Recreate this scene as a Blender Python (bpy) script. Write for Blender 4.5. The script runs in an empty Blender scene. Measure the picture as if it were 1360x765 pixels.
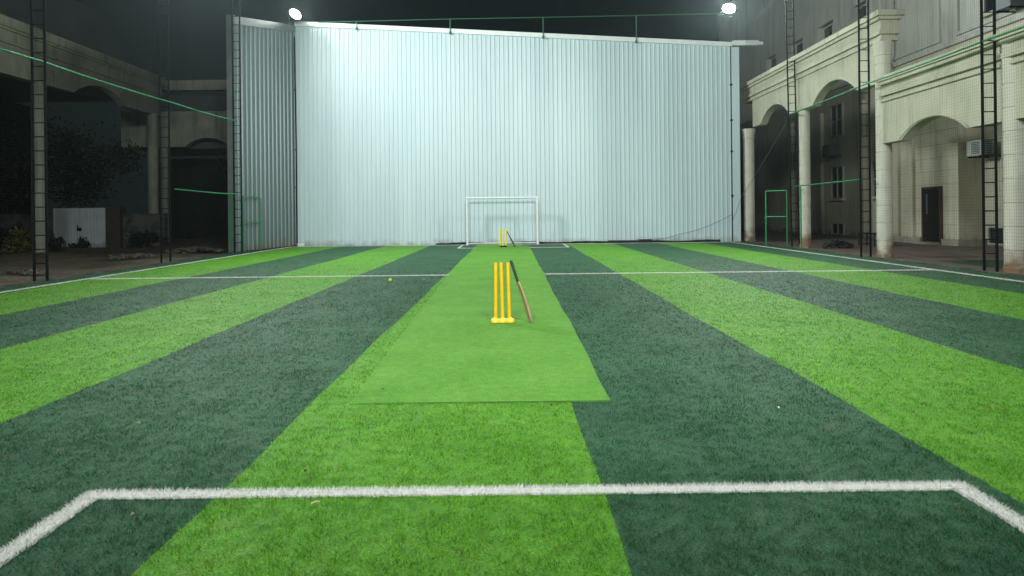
import bpy, bmesh, math, random
import numpy as np
from mathutils import Vector, Matrix
random.seed(7); rng = np.random.default_rng(11)
R = math.radians
sc = bpy.context.scene
C = sc.collection

# ------------------------------------------------------------------ helpers
def tag(o, label=None, cat=None, group=None, kind=None):
    if label: o['label'] = label
    if cat: o['category'] = cat
    if group: o['group'] = group
    if kind: o['kind'] = kind
    return o

def thing(name, label, cat, loc=(0, 0, 0), rz=0.0, group=None):
    o = bpy.data.objects.new(name, None); C.objects.link(o)
    o.location = loc; o.rotation_euler = (0, 0, rz); o.empty_display_size = .2
    return tag(o, label, cat, group)

class MB:
    """collects shapes for ONE mesh object"""
    def __init__(s): s.v = []; s.f = []; s.m = []
    def add(s, vs, fs, mi=0):
        b = len(s.v); s.v += [tuple(p) for p in vs]
        s.f += [tuple(b + i for i in f) for f in fs]; s.m += [mi] * len(fs)
        return s
    def box(s, x0, x1, y0, y1, z0, z1, mi=0):
        vs = [(x, y, z) for x in (x0, x1) for y in (y0, y1) for z in (z0, z1)]
        return s.add(vs, [(0, 1, 3, 2), (4, 6, 7, 5), (0, 4, 5, 1), (2, 3, 7, 6), (0, 2, 6, 4), (1, 5, 7, 3)], mi)
    def tube(s, pts, r, n=8, mi=0, cap=True):
        pts = [Vector(p) for p in pts]; rs = r if isinstance(r, (list, tuple)) else [r] * len(pts)
        vs = []; N = len(pts)
        for i, p in enumerate(pts):
            t = (pts[min(i + 1, N - 1)] - pts[max(i - 1, 0)]).normalized()
            a = Vector((0, 0, 1)) if abs(t.z) < .9 else Vector((1, 0, 0))
            u = t.cross(a).normalized(); w = t.cross(u).normalized()
            for k in range(n):
                q = 2 * math.pi * (k + .5) / n
                vs.append(p + (u * math.cos(q) + w * math.sin(q)) * rs[i])
        fs = [(i * n + k, i * n + (k + 1) % n, (i + 1) * n + (k + 1) % n, (i + 1) * n + k) for i in range(N - 1) for k in range(n)]
        if cap: fs += [tuple(range(n))[::-1], tuple((N - 1) * n + k for k in range(n))]
        return s.add(vs, fs, mi)
    def lathe(s, prof, x=0, y=0, n=20, mi=0):
        vs = [(x + r * math.cos(2 * math.pi * k / n), y + r * math.sin(2 * math.pi * k / n), z) for r, z in prof for k in range(n)]
        N = len(prof)
        fs = [(i * n + k, i * n + (k + 1) % n, (i + 1) * n + (k + 1) % n, (i + 1) * n + k) for i in range(N - 1) for k in range(n)]
        fs += [tuple(range(n))[::-1], tuple((N - 1) * n + k for k in range(n))]
        return s.add(vs, fs, mi)
    def build(s, name, mat, parent=None, smooth=False, bevel=0):
        me = bpy.data.meshes.new(name); me.from_pydata(s.v, [], s.f)
        for m in (mat if isinstance(mat, (list, tuple)) else [mat]): me.materials.append(m)
        if any(s.m): me.polygons.foreach_set('material_index', s.m)
        bm = bmesh.new(); bm.from_mesh(me); bmesh.ops.recalc_face_normals(bm, faces=bm.faces)
        if bevel:
            bmesh.ops.bevel(bm, geom=[e for e in bm.edges if len(e.link_faces) == 2 and e.calc_face_angle(0) > .6], offset=bevel, segments=2, affect='EDGES', profile=.6)
        bm.to_mesh(me); bm.free()
        if smooth:
            me.polygons.foreach_set('use_smooth', [True] * len(me.polygons))
            me.set_sharp_from_angle(angle=R(smooth if smooth > 1 else 40))
        o = bpy.data.objects.new(name, me); C.objects.link(o)
        if parent: o.parent = parent
        return o

def np_mesh(name, verts, tris, mats, mi=None, parent=None):
    me = bpy.data.meshes.new(name)
    nv, nf = len(verts), len(tris); k = tris.shape[1]
    me.vertices.add(nv); me.vertices.foreach_set('co', verts.astype(np.float32).ravel())
    me.loops.add(nf * k); me.loops.foreach_set('vertex_index', tris.astype(np.int32).ravel())
    me.polygons.add(nf); me.polygons.foreach_set('loop_start', np.arange(0, nf * k, k, dtype=np.int32))
    me.polygons.foreach_set('loop_total', np.full(nf, k, dtype=np.int32))
    for m in mats: me.materials.append(m)
    if mi is not None: me.polygons.foreach_set('material_index', mi.astype(np.int32))
    me.update(calc_edges=True); me.validate()
    o = bpy.data.objects.new(name, me); C.objects.link(o)
    if parent: o.parent = parent
    return o

def copy_tree(o, parent=None):
    c = o.copy(); C.objects.link(c); c.parent = parent
    for ch in list(o.children): copy_tree(ch, c)
    return c

# ---------------------------------------------------------------- materials
def mat(name, c1, c2=None, scale=3.0, rough=.6, metal=0., spec=.5, bump=0., bscale=40., detail=6., stretch=None, lo=.35, hi=.65):
    m = bpy.data.materials.new(name); m.use_nodes = True
    nt = m.node_tree; n = nt.nodes; L = nt.links; b = n['Principled BSDF']
    b.inputs['Roughness'].default_value = rough; b.inputs['Metallic'].default_value = metal
    b.inputs['Specular IOR Level'].default_value = spec
    tc = n.new('ShaderNodeTexCoord'); src = tc.outputs['Object']
    if stretch:
        mp = n.new('ShaderNodeMapping'); mp.inputs['Scale'].default_value = stretch
        L.new(src, mp.inputs['Vector']); src = mp.outputs['Vector']
    if c2 is None: c2 = tuple(x * .8 for x in c1)
    t = n.new('ShaderNodeTexNoise'); t.inputs['Scale'].default_value = scale; t.inputs['Detail'].default_value = detail
    L.new(src, t.inputs['Vector'])
    r = n.new('ShaderNodeValToRGB'); r.color_ramp.elements[0].position = lo; r.color_ramp.elements[1].position = hi
    r.color_ramp.elements[0].color = (*c1, 1); r.color_ramp.elements[1].color = (*c2, 1)
    L.new(t.outputs['Fac'], r.inputs['Fac']); L.new(r.outputs['Color'], b.inputs['Base Color'])
    if bump:
        t2 = n.new('ShaderNodeTexNoise'); t2.inputs['Scale'].default_value = bscale; t2.inputs['Detail'].default_value = 4
        L.new(src, t2.inputs['Vector'])
        bp = n.new('ShaderNodeBump'); bp.inputs['Strength'].default_value = bump; bp.inputs['Distance'].default_value = .02
        L.new(t2.outputs['Fac'], bp.inputs['Height']); L.new(bp.outputs['Normal'], b.inputs['Normal'])
    return m

def add_stain(m, col, z0, z1, axis='Z', nscale=5., amt=.9):
    """dirt splashed up from the ground: fades with height, broken by noise (a real stain)"""
    nt = m.node_tree; n = nt.nodes; L = nt.links; b = n['Principled BSDF']
    old = b.inputs['Base Color'].links[0].from_socket
    g = n.new('ShaderNodeNewGeometry'); s = n.new('ShaderNodeSeparateXYZ'); L.new(g.outputs['Position'], s.inputs[0])
    mr = n.new('ShaderNodeMapRange'); mr.inputs['From Min'].default_value = z0; mr.inputs['From Max'].default_value = z1
    mr.inputs['To Min'].default_value = 1.25; mr.inputs['To Max'].default_value = 0
    L.new(s.outputs[axis], mr.inputs['Value'])
    t = n.new('ShaderNodeTexNoise'); t.inputs['Scale'].default_value = nscale; t.inputs['Detail'].default_value = 7
    L.new(g.outputs['Position'], t.inputs['Vector'])
    mu = n.new('ShaderNodeMath'); mu.operation = 'MULTIPLY'; L.new(mr.outputs[0], mu.inputs[0]); L.new(t.outputs['Fac'], mu.inputs[1])
    r = n.new('ShaderNodeMapRange'); r.inputs['From Min'].default_value = .3; r.inputs['From Max'].default_value = .62; r.inputs['To Max'].default_value = amt
    L.new(mu.outputs[0], r.inputs['Value'])
    mx = n.new('ShaderNodeMix'); mx.data_type = 'RGBA'; L.new(r.outputs[0], mx.inputs['Factor'])
    L.new(old, mx.inputs['A']); mx.inputs['B'].default_value = (*col, 1)
    L.new(mx.outputs['Result'], b.inputs['Base Color'])
    return m

def turf_mat(name, ca, cb, cw, blade=False, rough=.6, fine=1.0, spec=.17):
    """artificial grass: patchy tone, fine fibre grain, worn flecks"""
    m = bpy.data.materials.new(name); m.use_nodes = True
    nt = m.node_tree; n = nt.nodes; L = nt.links; b = n['Principled BSDF']
    b.inputs['Roughness'].default_value = rough; b.inputs['Specular IOR Level'].default_value = spec
    g = n.new('ShaderNodeNewGeometry')
    def noise(s, d, dist=0.):
        t = n.new('ShaderNodeTexNoise'); t.inputs['Scale'].default_value = s; t.inputs['Detail'].default_value = d; t.inputs['Distortion'].default_value = dist
        L.new(g.outputs['Position'], t.inputs['Vector']); return t.outputs['Fac']
    def ramp(f, a, c):
        r = n.new('ShaderNodeMapRange'); r.inputs['From Min'].default_value = a; r.inputs['From Max'].default_value = c; L.new(f, r.inputs['Value']); return r.outputs[0]
    def mix(f, A, B):
        x = n.new('ShaderNodeMix'); x.data_type = 'RGBA'; L.new(f, x.inputs['Factor'])
        for s, v in (('A', A), ('B', B)):
            if isinstance(v, tuple): x.inputs[s].default_value = (*v, 1)
            else: L.new(v, x.inputs[s])
        return x.outputs['Result']
    c = mix(ramp(noise(1.3, 5), .3, .7), ca, cb)
    c = mix(ramp(noise(4.5, 5, .6), .60, .80), c, cw)
    # tufts: mottled light and dark clumps
    tn = n.new('ShaderNodeMapRange'); tn.inputs['From Min'].default_value = .32; tn.inputs['From Max'].default_value = .68
    tn.inputs['To Min'].default_value = 1 - .30 * fine; tn.inputs['To Max'].default_value = 1 + .30 * fine
    mxn = n.new('ShaderNodeMath'); mxn.operation = 'MULTIPLY_ADD'; L.new(noise(11, 4, .3), mxn.inputs[0]); mxn.inputs[1].default_value = .45
    mx2 = n.new('ShaderNodeMath'); mx2.operation = 'MULTIPLY'; L.new(noise(55, 3), mx2.inputs[0]); mx2.inputs[1].default_value = .55
    L.new(mx2.outputs[0], mxn.inputs[2]); L.new(mxn.outputs[0], tn.inputs['Value'])
    tv = n.new('ShaderNodeVectorMath'); tv.operation = 'SCALE'; L.new(c, tv.inputs[0]); L.new(tn.outputs[0], tv.inputs['Scale']); c = tv.outputs[0]
    if blade:
        # every fibre has its own shade
        rn = n.new('ShaderNodeMapRange'); amp = .85 if fine > .9 else .26; rn.inputs['To Min'].default_value = 1 - amp; rn.inputs['To Max'].default_value = 1 + amp
        L.new(g.outputs['Random Per Island'], rn.inputs['Value'])
        v = n.new('ShaderNodeVectorMath'); v.operation = 'SCALE'; L.new(c, v.inputs[0]); L.new(rn.outputs[0], v.inputs['Scale']); c = v.outputs[0]
        va = n.new('ShaderNodeVectorMath'); va.operation = 'MULTIPLY_ADD'
        L.new(g.outputs['Normal'], va.inputs[0]); va.inputs[1].default_value = (.45, .45, .45); va.inputs[2].default_value = (0, 0, .8)
        vn = n.new('ShaderNodeVectorMath'); vn.operation = 'NORMALIZE'; L.new(va.outputs[0], vn.inputs[0])
        L.new(vn.outputs[0], b.inputs['Normal'])
    else:
        f = noise(90, 3)
        rn = n.new('ShaderNodeMapRange'); rn.inputs['From Min'].default_value = .3; rn.inputs['From Max'].default_value = .7
        rn.inputs['To Min'].default_value = 1 - .35 * fine; rn.inputs['To Max'].default_value = 1 + .35 * fine; L.new(f, rn.inputs['Value'])
        v = n.new('ShaderNodeVectorMath'); v.operation = 'SCALE'; L.new(c, v.inputs[0]); L.new(rn.outputs[0], v.inputs['Scale']); c = v.outputs[0]
        bp = n.new('ShaderNodeBump'); bp.inputs['Strength'].default_value = .6 * fine; bp.inputs['Distance'].default_value = .01
        L.new(noise(160, 2), bp.inputs['Height']); L.new(bp.outputs['Normal'], b.inputs['Normal'])
    L.new(c, b.inputs['Base Color'])
    return m

def emit(name, col, s):
    m = bpy.data.materials.new(name); m.use_nodes = True; nt = m.node_tree
    b = nt.nodes['Principled BSDF']; b.inputs['Emission Color'].default_value = (*col, 1); b.inputs['Emission Strength'].default_value = s
    b.inputs['Base Color'].default_value = (.8, .8, .8, 1)
    return m

LG_A, LG_B, LG_W = (.066, .230, .009), (.098, .285, .018), (.14, .262, .028)
DG_A, DG_B, DG_W = (.013, .067, .026), (.030, .102, .044), (.050, .092, .036)
M = dict(
    turf_light=turf_mat('turf_light', LG_A, LG_B, LG_W),
    turf_dark=turf_mat('turf_dark', DG_A, DG_B, DG_W),
    fibre_light=turf_mat('fibre_light', LG_A, LG_B, LG_W, blade=True),
    fibre_dark=turf_mat('fibre_dark', DG_A, DG_B, DG_W, blade=True),
    line=turf_mat('line_white', (.68, .70, .64), (.76, .78, .72), (.60, .62, .56), fine=.35),
    fibre_white=turf_mat('fibre_white', (.68, .69, .63), (.76, .77, .71), (.58, .59, .52), blade=True, fine=.2),
    mat=turf_mat('mat_carpet', (.076, .232, .020), (.108, .280, .034), (.14, .265, .048), fine=.8, rough=.8, spec=.15),
    mat_edge=mat('mat_backing', (.07, .20, .03), (.04, .11, .02), rough=.9),
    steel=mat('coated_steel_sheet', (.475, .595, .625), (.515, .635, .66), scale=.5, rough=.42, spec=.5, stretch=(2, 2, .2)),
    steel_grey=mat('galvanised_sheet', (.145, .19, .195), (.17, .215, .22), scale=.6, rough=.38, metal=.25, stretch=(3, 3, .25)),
    trim=mat('trim_white', (.62, .68, .66), (.70, .75, .73), rough=.45),
    trim_dull=mat('trim_dull', (.11, .135, .13), (.15, .175, .17), rough=.5),
    roof=mat('roof_sheet', (.08, .09, .09), rough=.6),
    black_metal=mat('mast_paint', (.004, .007, .008), (.009, .012, .012), scale=8, rough=.8, spec=.08),
    green_paint=mat('green_paint', (.008, .20, .07), (.015, .25, .09), scale=10, rough=.4),
    green_dull=mat('green_dull', (.010, .085, .045), (.016, .11, .06), scale=10, rough=.5),
    net=mat('net_cord', (.016, .022, .018), rough=.8),
    white_paint=mat('white_paint', (.74, .76, .74), (.66, .68, .66), scale=9, rough=.4),
    yellow=mat('yellow_plastic', (.74, .44, .010), (.66, .38, .008), scale=12, rough=.35),
    yellow_base=mat('yellow_base_plastic', (.80, .56, .06), (.74, .50, .04), scale=30, rough=.45),
    yellow2=mat('lime_plastic', (.74, .60, .008), (.68, .55, .006), scale=12, rough=.4),
    grip=mat('rubber_grip', (.010, .022, .016), (.018, .034, .024), scale=60, rough=.7, bump=.4, bscale=120),
    willow=mat('willow', (.44, .31, .18), (.30, .20, .11), scale=5, rough=.45, stretch=(14, 14, 1.2)),
    old_willow=mat('dark_willow', (.085, .075, .06), (.05, .045, .038), scale=5, rough=.6),
    felt=mat('tennis_felt', (.62, .78, .05), (.55, .7, .04), scale=40, rough=.95, bump=.4, bscale=200),
    black_cloth=mat('black_net_bundle', (.010, .013, .012), (.022, .026, .024), scale=12, rough=.9, bump=.6, bscale=30),
    stucco=mat('cream_stucco', (.48, .48, .36), (.56, .55, .42), scale=1.2, rough=.85, bump=.15, bscale=60),
    stucco_col=mat('column_stucco', (.55, .55, .45), (.62, .61, .51), scale=2.5, rough=.85, bump=.15, bscale=60),
    stucco_back=mat('rear_wall_stucco', (.52, .50, .38), (.60, .57, .44), scale=1.0, rough=.9, bump=.15, bscale=50),
    stucco_up=mat('upper_wall_stucco', (.46, .48, .42), (.54, .56, .49), scale=.5, rough=.9, bump=.1, bscale=40),
    groove=mat('joint_stucco', (.36, .34, .26), (.28, .26, .20), rough=.9),  # slightly darker stucco colour for wall joints, plinths and door step
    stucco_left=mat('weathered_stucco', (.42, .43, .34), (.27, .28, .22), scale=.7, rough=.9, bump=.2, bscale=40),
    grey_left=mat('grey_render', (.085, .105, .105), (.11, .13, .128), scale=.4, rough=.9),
    unlit_black=mat('dark_rear_wall', (.006, .008, .008), (.012, .014, .014), rough=.95),  # near-black colour stands in for the darkness behind the left arcade
    paving=None, dirt=None,
    glass=mat('window_glass', (.012, .016, .018), (.02, .024, .026), rough=.08, spec=.6),
    frame=mat('window_frame', (.42, .42, .38), rough=.5),
    door=mat('dark_door', (.012, .011, .010), (.02, .018, .016), rough=.4),
    wood=mat('door_frame_wood', (.10, .05, .03), rough=.6),
    ac=mat('ac_white', (.58, .62, .60), (.5, .54, .52), scale=4, rough=.5),
    ac_dark=mat('ac_grille', (.10, .13, .14), rough=.5),
    gate_white=mat('gate_sheet', (.46, .53, .54), (.55, .62, .62), scale=2.2, rough=.6),
    brick=mat('pillar_brick', (.062, .046, .034), (.045, .034, .026), scale=5, rough=.9),
    mossy=mat('mossy_wall', (.10, .105, .09), (.03, .035, .028), scale=1.8, rough=.95, lo=.4, hi=.6),
    leaf=mat('leaf_dark', (.006, .010, .005), (.012, .018, .007), scale=3, rough=.6),
    leaf_y=mat('leaf_yellow', (.19, .16, .025), (.09, .10, .02), scale=6, rough=.6),
    bark=mat('bark', (.045, .035, .026), rough=.9),
    rubble=mat('pale_rubble', (.16, .15, .125), (.09, .085, .07), scale=9, rough=.95, bump=.8, bscale=14),
    straw=mat('straw', (.52, .46, .20), rough=.8),
    dry_leaf=mat('dry_leaf', (.30, .28, .16), (.2, .17, .09), rough=.8),
    wire=mat('wire', (.10, .12, .12), rough=.6),
    led_body=mat('lamp_housing', (.05, .05, .055), rough=.5),
    led=emit('lamp_glow', (.93, 1., .98), 2400),
    led_side=emit('lamp_glow_side', (.93, 1., .98), 750),
)
add_stain(M['stucco_col'], (.17, .085, .03), 0, 1.15, nscale=3.2)
add_stain(M['stucco_back'], (.12, .10, .07), -.2, .8, nscale=4)
def sheet_tone(m):
    nt = m.node_tree; n = nt.nodes; L = nt.links; b = n['Principled BSDF']; old = b.inputs['Base Color'].links[0].from_socket
    g = n.new('ShaderNodeNewGeometry'); sx_ = n.new('ShaderNodeSeparateXYZ'); L.new(g.outputs['Position'], sx_.inputs[0])
    a = n.new('ShaderNodeMath'); a.operation = 'FLOOR'; L.new(sx_.outputs['X'], a.inputs[0])
    w_ = n.new('ShaderNodeTexWhiteNoise'); w_.noise_dimensions = '1D'; L.new(a.outputs[0], w_.inputs['W'])
    r = n.new('ShaderNodeMapRange'); r.inputs['To Min'].default_value = .94; r.inputs['To Max'].default_value = 1.05; L.new(w_.outputs['Value'], r.inputs['Value'])
    v = n.new('ShaderNodeVectorMath'); v.operation = 'SCALE'; L.new(old, v.inputs[0]); L.new(r.outputs[0], v.inputs['Scale']); L.new(v.outputs[0], b.inputs['Base Color'])
sheet_tone(M['steel'])
add_stain(M['steel'], (.22, .22, .17), -.1, .55, nscale=3, amt=.55)
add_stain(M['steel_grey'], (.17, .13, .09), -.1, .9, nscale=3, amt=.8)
add_stain(M['gate_white'], (.10, .10, .07), -.2, .55, nscale=3)
# grimy streaks running down the cream stucco
def add_streak(m, col, amt=.55, lo=.5, hi=.75, sc_=(2.2, 2.2, .22)):
    nt = m.node_tree; n = nt.nodes; L = nt.links; b = n['Principled BSDF']; old = b.inputs['Base Color'].links[0].from_socket
    g = n.new('ShaderNodeNewGeometry'); mp = n.new('ShaderNodeMapping'); mp.inputs['Scale'].default_value = sc_; L.new(g.outputs['Position'], mp.inputs['Vector'])
    t = n.new('ShaderNodeTexNoise'); t.inputs['Scale'].default_value = 1.6; t.inputs['Detail'].default_value = 8; t.inputs['Roughness'].default_value = .65; L.new(mp.outputs[0], t.inputs['Vector'])
    r = n.new('ShaderNodeMapRange'); r.inputs['From Min'].default_value = lo; r.inputs['From Max'].default_value = hi; r.inputs['To Max'].default_value = amt; L.new(t.outputs['Fac'], r.inputs['Value'])
    x = n.new('ShaderNodeMix'); x.data_type = 'RGBA'; L.new(r.outputs[0], x.inputs['Factor']); L.new(old, x.inputs['A']); x.inputs['B'].default_value = (*col, 1); L.new(x.outputs['Result'], b.inputs['Base Color'])
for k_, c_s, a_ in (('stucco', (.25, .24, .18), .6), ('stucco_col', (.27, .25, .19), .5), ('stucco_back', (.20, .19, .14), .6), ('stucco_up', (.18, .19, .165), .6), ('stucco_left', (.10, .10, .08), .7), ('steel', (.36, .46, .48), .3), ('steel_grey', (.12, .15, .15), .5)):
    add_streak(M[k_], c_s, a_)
def paving_mat():
    m = mat('brown_paving', (.21, .155, .125), (.155, .115, .095), scale=2.0, rough=.75)
    nt = m.node_tree; n = nt.nodes; L = nt.links; b = n['Principled BSDF']; old = b.inputs['Base Color'].links[0].from_socket
    g = n.new('ShaderNodeNewGeometry'); br = n.new('ShaderNodeTexBrick'); br.inputs['Scale'].default_value = 1.6
    br.inputs['Color1'].default_value = (1, 1, 1, 1); br.inputs['Color2'].default_value = (.78, .78, .78, 1); br.inputs['Mortar'].default_value = (.45, .45, .45, 1); br.inputs['Mortar Size'].default_value = .012
    L.new(g.outputs['Position'], br.inputs['Vector'])
    x = n.new('ShaderNodeMix'); x.data_type = 'RGBA'; x.blend_type = 'MULTIPLY'; x.inputs['Factor'].default_value = 1
    L.new(old, x.inputs['A']); L.new(br.outputs['Color'], x.inputs['B']); L.new(x.outputs['Result'], b.inputs['Base Color'])
    return m
def dirt_mat():
    m = mat('earth', (.15, .115, .075), (.085, .072, .042), scale=1.1, rough=.95, bump=1.0, bscale=9)
    nt = m.node_tree; n = nt.nodes; L = nt.links; b = n['Principled BSDF']; old = b.inputs['Base Color'].links[0].from_socket
    g = n.new('ShaderNodeNewGeometry')
    for s, lo, hi, col in ((.7, .55, .72, (.05, .075, .022)), (7., .60, .70, (.30, .27, .20)), (16., .66, .72, (.20, .15, .05))):
        t = n.new('ShaderNodeTexNoise'); t.inputs['Scale'].default_value = s; t.inputs['Detail'].default_value = 7; L.new(g.outputs['Position'], t.inputs['Vector'])
        r = n.new('ShaderNodeMapRange'); r.inputs['From Min'].default_value = lo; r.inputs['From Max'].default_value = hi; r.inputs['To Max'].default_value = .8; L.new(t.outputs['Fac'], r.inputs['Value'])
        x = n.new('ShaderNodeMix'); x.data_type = 'RGBA'; L.new(r.outputs[0], x.inputs['Factor']); L.new(old, x.inputs['A']); x.inputs['B'].default_value = (*col, 1); old = x.outputs['Result']
    L.new(old, b.inputs['Base Color'])
    return m
M['paving'] = paving_mat(); M['dirt'] = dirt_mat()

# ------------------------------------------------------------------- camera
H = 1.4; rho = .0108
cam_d = bpy.data.cameras.new('camera'); cam = bpy.data.objects.new('camera', cam_d); C.objects.link(cam)
cam_d.sensor_width = 36; cam_d.lens = 940 / 1360 * 36; cam_d.shift_y = -100.5 / 1360; cam_d.shift_x = 1 / 1360
cam_d.clip_start = .05; cam_d.clip_end = 2000
c_, s_ = math.cos(rho), math.sin(rho)
cam.matrix_world = Matrix(((c_, s_, 0, 0), (0, 0, -1, 0), (-s_, c_, 0, H), (0, 0, 0, 1)))
sc.camera = cam

# ------------------------------------------------------------------- ground
g = MB(); n = 90
xs = [-400, -120, -60, -40] + [-36 + i * .6 for i in range(43)] + [-10.3, 10.3, 14, 20, 40, 120, 400]
ys = [-400, -100, -30] + [-10 + i * .6 for i in range(100)] + [70, 120, 400]
def gz(x, y):
    if -10.45 < x < 17.5: return -.06
    if x <= -10.3:
        k = min(1, (-10.3 - x) / 1.5)
        return -.06 + k * (.05 * math.sin(x * 1.3 + y * .7) + .04 * math.sin(y * 1.9 - x * .6) - .02)
    return -.06
g.add([(x, y, gz(x, y)) for y in ys for x in xs], [(j * len(xs) + i, j * len(xs) + i + 1, (j + 1) * len(xs) + i + 1, (j + 1) * len(xs) + i) for j in range(len(ys) - 1) for i in range(len(xs) - 1)])
tag(g.build('ground', M['dirt'], smooth=60), kind='structure')

# seams between the rolls of artificial grass
SEAMS = [-10.42, -9.6, -7.5, -5.55, -3.55, -1.52, .45, 2.44, 4.45, 6.42, 8.35, 10.42]
KIND = ['d', 'l', 'd', 'l', 'd', 'l', 'd', 'l', 'd', 'l', 'd']
Y0, Y1 = -8.0, 31.75
def wav(k, y): return .012 * np.sin(y * .9 + k * 2.1) + .008 * np.sin(y * 2.3 + k)
yy = np.linspace(Y0, Y1, 160)
pb = MB()
for k, kd in enumerate(KIND):
    vs = []
    for y in yy:
        vs += [(SEAMS[k] + wav(k, y), y, -.022), (SEAMS[k + 1] + wav(k + 1, y), y, -.022)]
    pb.add(vs, [(2 * i, 2 * i + 1, 2 * i + 3, 2 * i + 2) for i in range(len(yy) - 1)], 0 if kd == 'l' else 1)
tag(pb.build('turf', [M['turf_light'], M['turf_dark']]), kind='structure')
# low kerb on which the turf ends
kb = MB()
kb.box(-10.52, -10.425, Y0, Y1, -.09, -.005); kb.box(10.425, 10.52, Y0, Y1, -.09, -.005)
tag(kb.build('kerb', M['mossy']), kind='structure')
tag(MB().box(10.52, 40, -30, 60, -.09, -.045).build('paving', M['paving']), kind='structure')
tag(MB().box(11.6, 14.2, 16.2, 19.2, -.043, -.03).build('turf_offcut', M['turf_dark']), 'dark green offcut of artificial turf lying on the brown paving under the arch', 'turf offcut')

# white markings: (x0,x1,y0,y1)
LW = .097
LINES = [(-2.19, 2.31, 3.6 - LW / 2, 3.6 + LW / 2), (-2.19, -2.19 + LW, .9, 3.6 - LW / 2), (2.31 - LW, 2.31, .9, 3.6 - LW / 2),
         (-9.7 - LW / 2, -9.7 + LW / 2, .9, 31.3), (9.66 - LW / 2, 9.66 + LW / 2, .9, 31.3),
         (-9.7 + LW / 2, 9.66 - LW / 2, 16.1, 16.1 + LW), (-9.7 + LW / 2, 9.66 - LW / 2, 31.2, 31.3),
         (-2.19, 2.33, 28.35, 28.35 + LW), (-2.19, -2.19 + LW, 28.35 + LW, 31.2), (2.33 - LW, 2.33, 28.35 + LW, 31.2)]
MAT = (-1.22, .73, 5.28, 29.75)
lm = MB()
for x0, x1, y0, y1 in LINES: lm.box(x0 + .018, x1 - .018, y0 + .018, y1 - .018, -.03, -.015)
tag(lm.build('pitch_markings', M['line']), kind='structure')

# fibres of the turf (denser and finer close to the camera)
def fibres(name, px, py, hgt, wid, zb, mats, mi, lean=1.5):
    n = len(px)
    a = rng.uniform(0, 2 * np.pi, n); ln = rng.uniform(.15, lean, n) * .024; la = rng.uniform(0, 2 * np.pi, n)
    dx, dy = np.cos(a) * wid / 2, np.sin(a) * wid / 2
    v = np.empty((n, 3, 3)); v[:, 0] = np.stack([px - dx, py - dy, np.full(n, zb)], 1); v[:, 1] = np.stack([px + dx, py + dy, np.full(n, zb)], 1)
    v[:, 2] = np.stack([px + np.cos(la) * ln, py + np.sin(la) * ln, zb + hgt], 1)
    return np_mesh(name, v.reshape(-1, 3), np.arange(3 * n).reshape(-1, 3), mats, mi)
def sample(ya, yb, dens, xlim):
    P = []
    y = ya
    while y < yb:
        st = max(.25, y * .06); y2 = min(yb, y + st)
        w = xlim(y2); d = dens((y + y2) / 2); N = int(2 * w * (y2 - y) * d)
        P.append(np.stack([rng.uniform(-w, w, N), rng.uniform(y, y2, N)], 1)); y = y2
    return np.concatenate(P)
P = sample(1.8, 30, lambda y: 22000 * min(1, (3.4 / y)) ** 2 * max(0, min(1, (30 - y) / 20)), lambda y: min(10.4, .80 * y + 1.0))
px, py = P[:, 0], P[:, 1]
keep = ~((px > MAT[0] - .27 * np.clip((py - 5.28) / 14, 0, 1) ** .8) & (px < MAT[1]) & (py > MAT[2]) & (py < MAT[3]))
for x0, x1, y0, y1 in LINES: keep &= ~((px > x0 + .004) & (px < x1 - .004) & (py > y0 + .004) & (py < y1 - .004))
px, py = px[keep], py[keep]
mi = np.zeros(len(px), int)
for k in range(len(KIND)):
    if KIND[k] == 'd':
        mi[(px > SEAMS[k] + wav(k, py)) & (px <= SEAMS[k + 1] + wav(k + 1, py))] = 1
sz = np.clip(py / 3.4, 1, 6)
o = fibres('turf_pile', px, py, rng.uniform(.010, .027, len(px)) * (.8 + .35 * np.sin(px * 23 + 3 * np.sin(py * 9)) * np.sin(py * 21 + 2 * np.sin(px * 13))), .0033 * sz ** .88, -.026, [M['fibre_light'], M['fibre_dark']], mi)
tag(o, 'short upright green fibres of the striped artificial turf', 'grass', kind='stuff')
P = []
for x0, x1, y0, y1 in LINES:
    L_ = max(x1 - x0, y1 - y0); segs = max(1, int(L_ / .5))
    for i in range(segs):
        if x1 - x0 > y1 - y0: a = (x0 + (x1 - x0) * i / segs, x0 + (x1 - x0) * (i + 1) / segs, y0, y1)
        else: a = (x0, x1, y0 + (y1 - y0) * i / segs, y0 + (y1 - y0) * (i + 1) / segs)
        cy = max(2.5, (a[2] + a[3]) / 2); N = int(60000 * min(1, 3.4 / cy) ** 1.5 * (a[1] - a[0]) * (a[3] - a[2]))
        P.append(np.stack([rng.uniform(a[0], a[1], N), rng.uniform(a[2], a[3], N)], 1))
P = np.concatenate(P); px, py = P[:, 0], P[:, 1]
keep = ~((px > MAT[0] - .27 * np.clip((py - 5.28) / 14, 0, 1) ** .8) & (px < MAT[1]) & (py > MAT[2]) & (py < MAT[3])); px, py = px[keep], py[keep]
o = fibres('marking_pile', px, py, rng.uniform(.016, .030, len(px)), .0034 * np.clip(py / 3.4, 1, 4), -.026, [M['fibre_white']], None)
tag(o, 'short upright white fibres of the painted turf lines', 'grass', kind='stuff')

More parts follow.
